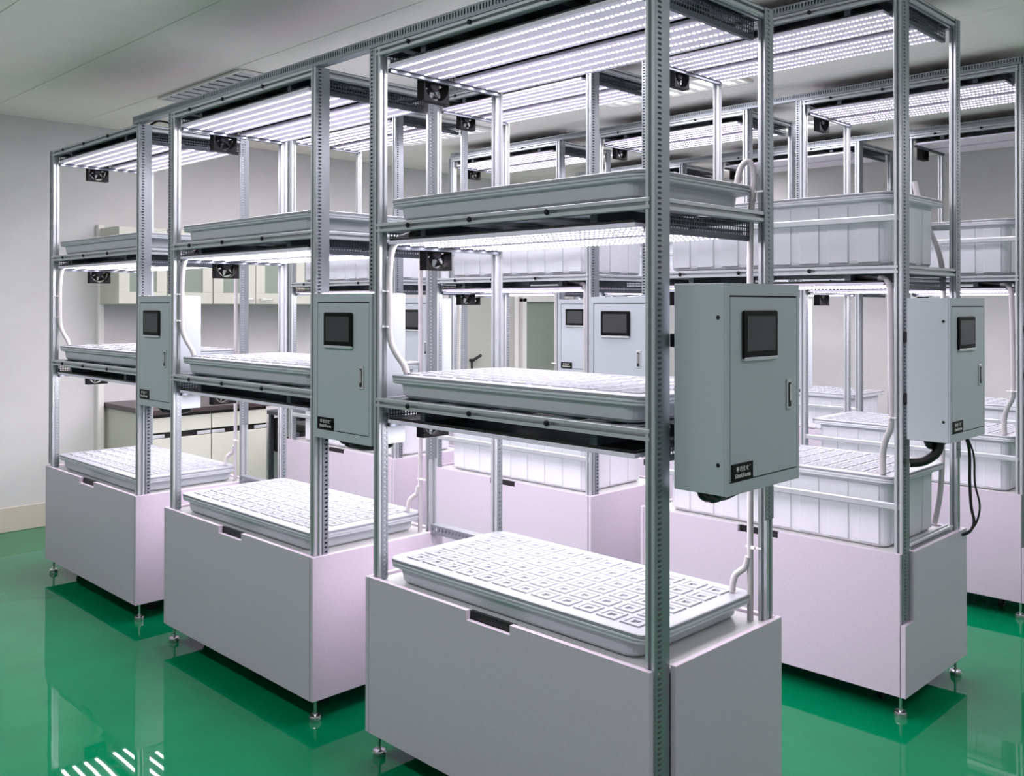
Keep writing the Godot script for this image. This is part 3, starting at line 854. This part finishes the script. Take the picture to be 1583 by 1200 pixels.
# ---------------------------------------------------------------- the room
func room() -> void:
	var x1 := 3.9
	var df := -3.6
	structure("floor", boxed(WALL_X - 0.1, x1 + 0.1, -0.12, 0.0, df - 0.1, WALL_BACK + 0.1), M.floor, "glossy green epoxy floor")
	var ceil := structure("ceiling", boxed(WALL_X - 0.1, x1 + 0.1, CEIL + 0.012, CEIL + 0.13, df - 0.1, WALL_BACK + 0.1), M.seam, "pale sandwich panel ceiling")
	var pitch := 0.607
	var d := 0.59 - 7 * pitch
	while d < WALL_BACK:
		var a := maxf(d + 0.002, df)
		var b := minf(d + pitch - 0.002, WALL_BACK)
		if b > a:
			part("ceiling_panel", boxed(WALL_X, x1, CEIL, CEIL + 0.012, a, b, 0.001), M.ceiling, ceil)
		d += pitch
	structure("wall_left", boxed(WALL_X - 0.1, WALL_X, 0, CEIL, df - 0.1, WALL_BACK + 0.1), M.wall, "pale plain wall")
	structure("wall_right", boxed(x1, x1 + 0.1, 0, CEIL, df - 0.1, WALL_BACK + 0.1), M.wall)
	structure("wall_back", boxed(WALL_X, x1, 0, CEIL, WALL_BACK, WALL_BACK + 0.1), M.wall)
	structure("wall_front", boxed(WALL_X, x1, 0, CEIL, df - 0.1, df), M.wall)
	structure("baseboard_left", boxed(WALL_X, WALL_X + 0.012, 0, 0.165, df, 0.76, 0.003), M.baseboard)
	structure("baseboard_back", boxed(WALL_X + 0.012, x1, 0, 0.12, WALL_BACK - 0.012, WALL_BACK, 0.003), M.baseboard)
	structure("trim_1", boxed(WALL_X, WALL_X + 0.05, 0.0, 2.10, 0.73, 0.775, 0.003), M.frame_white, "narrow grey upright trim beside the bench")
	# door with lever handle, window beside it
	var dr := structure("door_1", cached("door leaf", func(s): s.box(WALL_X, WALL_X + 0.03, 0.01, 2.06, 4.30, 5.02, 0.003)), M.door, "grey door with a black lever handle")
	part("door_frame", cached("door frame", func(s):
		s.box(WALL_X, WALL_X + 0.045, 0, 2.12, 4.24, 4.295, 0.003)
		s.box(WALL_X, WALL_X + 0.045, 0, 2.12, 5.025, 5.08, 0.003)
		s.box(WALL_X, WALL_X + 0.045, 2.065, 2.12, 4.295, 5.025, 0.003)), M.frame_white, dr)
	part("door_handle", cached("door handle", func(s):
		s.tube(smooth_path([P(WALL_X + 0.03, 0.985, 4.40), P(WALL_X + 0.075, 0.985, 4.40), P(WALL_X + 0.08, 1.0, 4.43), P(WALL_X + 0.08, 1.03, 4.50)]), 0.014, 8)
		s.tube(PackedVector3Array([P(WALL_X + 0.035, 0.985, 4.42), P(WALL_X + 0.035, 0.87, 4.42)]), 0.010, 8)), M.black, dr)
	var wd := structure("window_1", cached("win frame", func(s):
		s.box(WALL_X, WALL_X + 0.05, 0.55, 1.60, 5.14, 5.20, 0.003)
		s.box(WALL_X, WALL_X + 0.05, 0.55, 1.60, 5.80, 5.87, 0.003)
		s.box(WALL_X, WALL_X + 0.05, 1.56, 1.62, 5.14, 5.87, 0.003)
		s.box(WALL_X, WALL_X + 0.05, 0.53, 0.59, 5.14, 5.87, 0.003)), M.frame_white, "white framed pane of grey green glass")
	part("pane", boxed(WALL_X + 0.012, WALL_X + 0.02, 0.59, 1.56, 5.20, 5.80), M.frosted, wd)

func lab_furniture() -> void:
	var fx := -3.45
	var b := thing("lab_bench", "cream lab bench with dark brown worktop and drawers by the wall", "bench", P(WALL_X + 0.003, 0, 0.80))
	var l := 0.89
	var w := fx - WALL_X
	part("worktop", boxed(0.0, w + 0.03, 0.79, 0.825, -0.02, l + 0.01, 0.004), M.bench_top, b)
	part("carcass", boxed(0.0, w - 0.02, 0.08, 0.79, 0.0, l, 0.002), M.bench_body, b)
	part("plinth", boxed(0.0, w - 0.06, 0.0, 0.08, 0.02, l - 0.02), M.dark_strip, b)
	for k in 2:
		var d0 := 0.005 + k * l / 2
		var d1 := d0 + l / 2 - 0.008
		part("pull_channel", boxed(w - 0.02, w - 0.012, 0.625, 0.665, d0, d1), M.dark_strip, b)
		part("pull_channel", boxed(w - 0.02, w - 0.012, 0.765, 0.788, d0, d1), M.dark_strip, b)
		part("drawer_front", boxed(w - 0.02, w, 0.668, 0.768, d0, d1, 0.002), M.bench_body, b)
		part("door", boxed(w - 0.02, w, 0.10, 0.628, d0, d1, 0.002), M.bench_body, b)
		for e in [d0 + 0.05, d1 - 0.05]:
			part("end_clip", boxed(w - 0.02, w - 0.004, 0.632, 0.655, e - 0.05, e + 0.05, 0.002), M.silver, b)
	for k in 3:
		var d0 := 0.742 + 0.716 * k
		var u := thing("wall_cabinet", ["cream wall cabinet with glass doors over the bench, nearest the bare wall", "cream glass-door wall cabinet in the middle of the row of three", "cream glass-door wall cabinet at the far end of the row"][k], "wall cabinet", P(WALL_X, 1.53, d0), "wall cabinets over the bench")
		var ww := 0.36
		part("carcass", boxed(0, ww - 0.02, 0, 0.54, 0, 0.712, 0.002), M.bench_body, u)
		for j in 2:
			var e0 := 0.003 + 0.356 * j
			var e1 := e0 + 0.350
			var dr := part("door", cached("wc door", func(s):
				s.box(ww - 0.02, ww, 0.002, 0.085, 0, 0.35, 0.002)
				s.box(ww - 0.02, ww, 0.49, 0.538, 0, 0.35, 0.002)
				s.box(ww - 0.02, ww, 0.085, 0.49, 0, 0.078, 0.002)
				s.box(ww - 0.02, ww, 0.085, 0.49, 0.272, 0.35, 0.002)), M.bench_body, u, P(0, 0, e0))
			part("pane", boxed(ww - 0.014, ww - 0.009, 0.085, 0.49, 0.078, 0.272), M.frosted, dr)
			part("handle", cached("wc handle", func(s):
				s.tube(smooth_path([Vector3(ww, 0.04, -0.0), Vector3(ww + 0.022, 0.04, 0.0), Vector3(ww + 0.024, 0.04, -0.05), Vector3(ww + 0.022, 0.04, -0.10), Vector3(ww, 0.04, -0.10)]), 0.005, 7)), M.chrome, dr, P(0, 0, 0.03 if j == 1 else 0.22))
	var eq := thing("equipment_trolley", "black equipment trolley standing past the lab bench", "trolley", P(-3.98, 0, 2.02))
	part("body", boxed(0.03, 0.36, 0.36, 0.63, 0.03, 0.42, 0.01), M.black, eq)
	part("shelf", boxed(-0.02, 0.42, 0.66, 0.69, -0.02, 0.47, 0.004), M.dark_steel, eq)
	for p in [[0.02, 0.02], [0.38, 0.02], [0.02, 0.43], [0.38, 0.43]]:
		part("leg", boxed(-0.015, 0.015, 0.0, 0.66, -0.015, 0.015), M.dark_steel, eq, P(p[0], 0, p[1]))
	var st := thing("lab_stool", "chrome legged lab stool with dark seat between bench and rack", "stool", P(-3.30, 0, 1.98))
	part("seat", cached("stool seat", func(s): s.lathe([[0.0, 0.60], [0.15, 0.60], [0.165, 0.615], [0.165, 0.64], [0.15, 0.655], [0.0, 0.66]], Vector3.ZERO, Vector3.UP, 20)), M.black, st)
	part("column", cached("stool column", func(s): s.lathe([[0.03, 0.30], [0.03, 0.60], [0.0, 0.60]], Vector3.ZERO, Vector3.UP, 12)), M.chrome, st)
	for k in 4:
		var a := TAU * k / 4 + 0.5
		part("leg", cached("stool leg %d" % k, func(s): s.tube(PackedVector3Array([Vector3(cos(a) * 0.03, 0.40, sin(a) * 0.03), Vector3(cos(a) * 0.22, 0.012, sin(a) * 0.22)]), 0.011, 8)), M.chrome, st)

func troffer(label: String, x: float, d: float, lit := true) -> void:  # lit ones are added fill lamps modelled on the real unlit fixture
	var w := 0.98
	var dp := 0.30
	var o := thing("ceiling_light", label, "ceiling light", P(x, CEIL - 0.0225, d), "louvred ceiling lights")
	part("frame", cached("troffer frame", func(s):
		s.box(0, w, 0.006, 0.020, 0, 0.018, 0.002)
		s.box(0, w, 0.006, 0.020, dp - 0.018, dp, 0.002)
		s.box(0, 0.018, 0.006, 0.020, 0.018, dp - 0.018, 0.002)
		s.box(w - 0.018, w, 0.006, 0.020, 0.018, dp - 0.018, 0.002)), M.frame_white, o)
	var fin := cached("louver fin", func(s): s.extrude(PackedVector2Array([Vector2(-0.0015, 0.003), Vector2(0.0015, 0.003), Vector2(0.006, 0.018), Vector2(-0.006, 0.018)]), P(0, 0.0005, 0.018), Vector3.RIGHT, Vector3.UP, Vector3(0, 0, -(dp - 0.036))))
	for k in 10:
		part("louver", fin, M.louver, o, Vector3(0.018 + (w - 0.036) * (k + 0.5) / 10.0, 0, 0))
	part("lamp_reflector", boxed(0.018, w - 0.018, 0.0188, 0.0215, 0.018, dp - 0.018), M.fill_glow if lit else M.louver_shade, o)
	if not lit:
		return
	var a := AreaLight3D.new()
	a.name = "fill_light"
	a.area_size = Vector2(w - 0.05, dp - 0.05)
	a.light_energy = FILL_ENERGY
	a.light_color = Color(0.97, 0.958, 1.0)
	a.area_range = 14.0
	a.area_attenuation = 2.0
	a.shadow_enabled = true
	a.rotation_degrees = Vector3(-90, 0, 0)
	o.add_child(a, true)
	a.position = P(w / 2, -0.003, dp / 2)

func view() -> void:
	var cam := Camera3D.new()
	cam.name = "camera"
	add_child(cam)
	var f := 1445.68
	var yaw := 0.7999
	var pitch := 0.0060
	var roll := 0.0015
	var fw := Vector3(-sin(yaw), 0, -cos(yaw))
	var rt := Vector3(cos(yaw), 0, -sin(yaw))
	var up := Vector3.UP
	var f2 := fw * cos(pitch) + up * sin(pitch)
	var u2 := up * cos(pitch) - fw * sin(pitch)
	var r3 := rt * cos(roll) + u2 * sin(roll)
	var u3 := u2 * cos(roll) - rt * sin(roll)
	cam.transform = Transform3D(Basis(r3, u3, -f2), Vector3(2.5333, 1.5293, 1.9573))
	cam.projection = Camera3D.PROJECTION_FRUSTUM
	cam.near = 0.05
	cam.far = 60.0
	cam.size = cam.near * 1200.0 / f
	cam.frustum_offset = Vector2((791.5 - 742.05) / f, -(600.0 - 462.71) / f) * cam.near
	cam.current = true
	var w := WorldEnvironment.new()
	w.name = "environment"
	var e := Environment.new()
	e.background_mode = Environment.BG_COLOR
	e.background_color = Color(0.5, 0.52, 0.55)
	e.tonemap_mode = Environment.TONE_MAPPER_LINEAR
	e.tonemap_exposure = EXPOSURE
	e.sdfgi_enabled = true
	e.ssao_enabled = true
	e.ssil_enabled = true
	w.environment = e
	add_child(w)

func _ready() -> void:
	view()
	materials()
	room()
	racks()
	lab_furniture()
	troffer("unlit louvred ceiling light above the front row of racks", -2.95, 0.61, false)
	for k in 4:  # lit fixtures added over the front aisle to brighten shaded faces
		troffer(["added louvred fill light over the front aisle, deepest in the room", "added louvred fill light over the front aisle, second along", "added louvred fill light over the front aisle, third along", "added louvred fill light over the front aisle, nearest the end wall"][k], -3.4 + 2.0 * k, -1.82)
	var aisles := ["second", "third", "fourth"]
	for k in 3:
		for j in 2:  # more added fill lamps, above the aisles between the rows
			troffer("added louvred fill light over the %s aisle, %s" % [aisles[k], ["deeper in the room", "towards the near racks"][j]], [-3.2, -1.15][j], [0.98, 2.52, 4.08][k])
	troffer("added louvred fill light behind the back row of racks, by the door", -2.9, 5.55)  # lamp added to fill the rear of the room
	troffer("added louvred fill light behind the back row of racks, by the end wall", 1.5, 5.5)  # also added, brightens the back wall
	for k in 2:  # added fill for the rack ends on this side
		troffer("added louvred fill light by the end wall, %s" % ["beside the second row", "beside the back row"][k], 2.5, [1.5, 4.2][k])
	hoses()
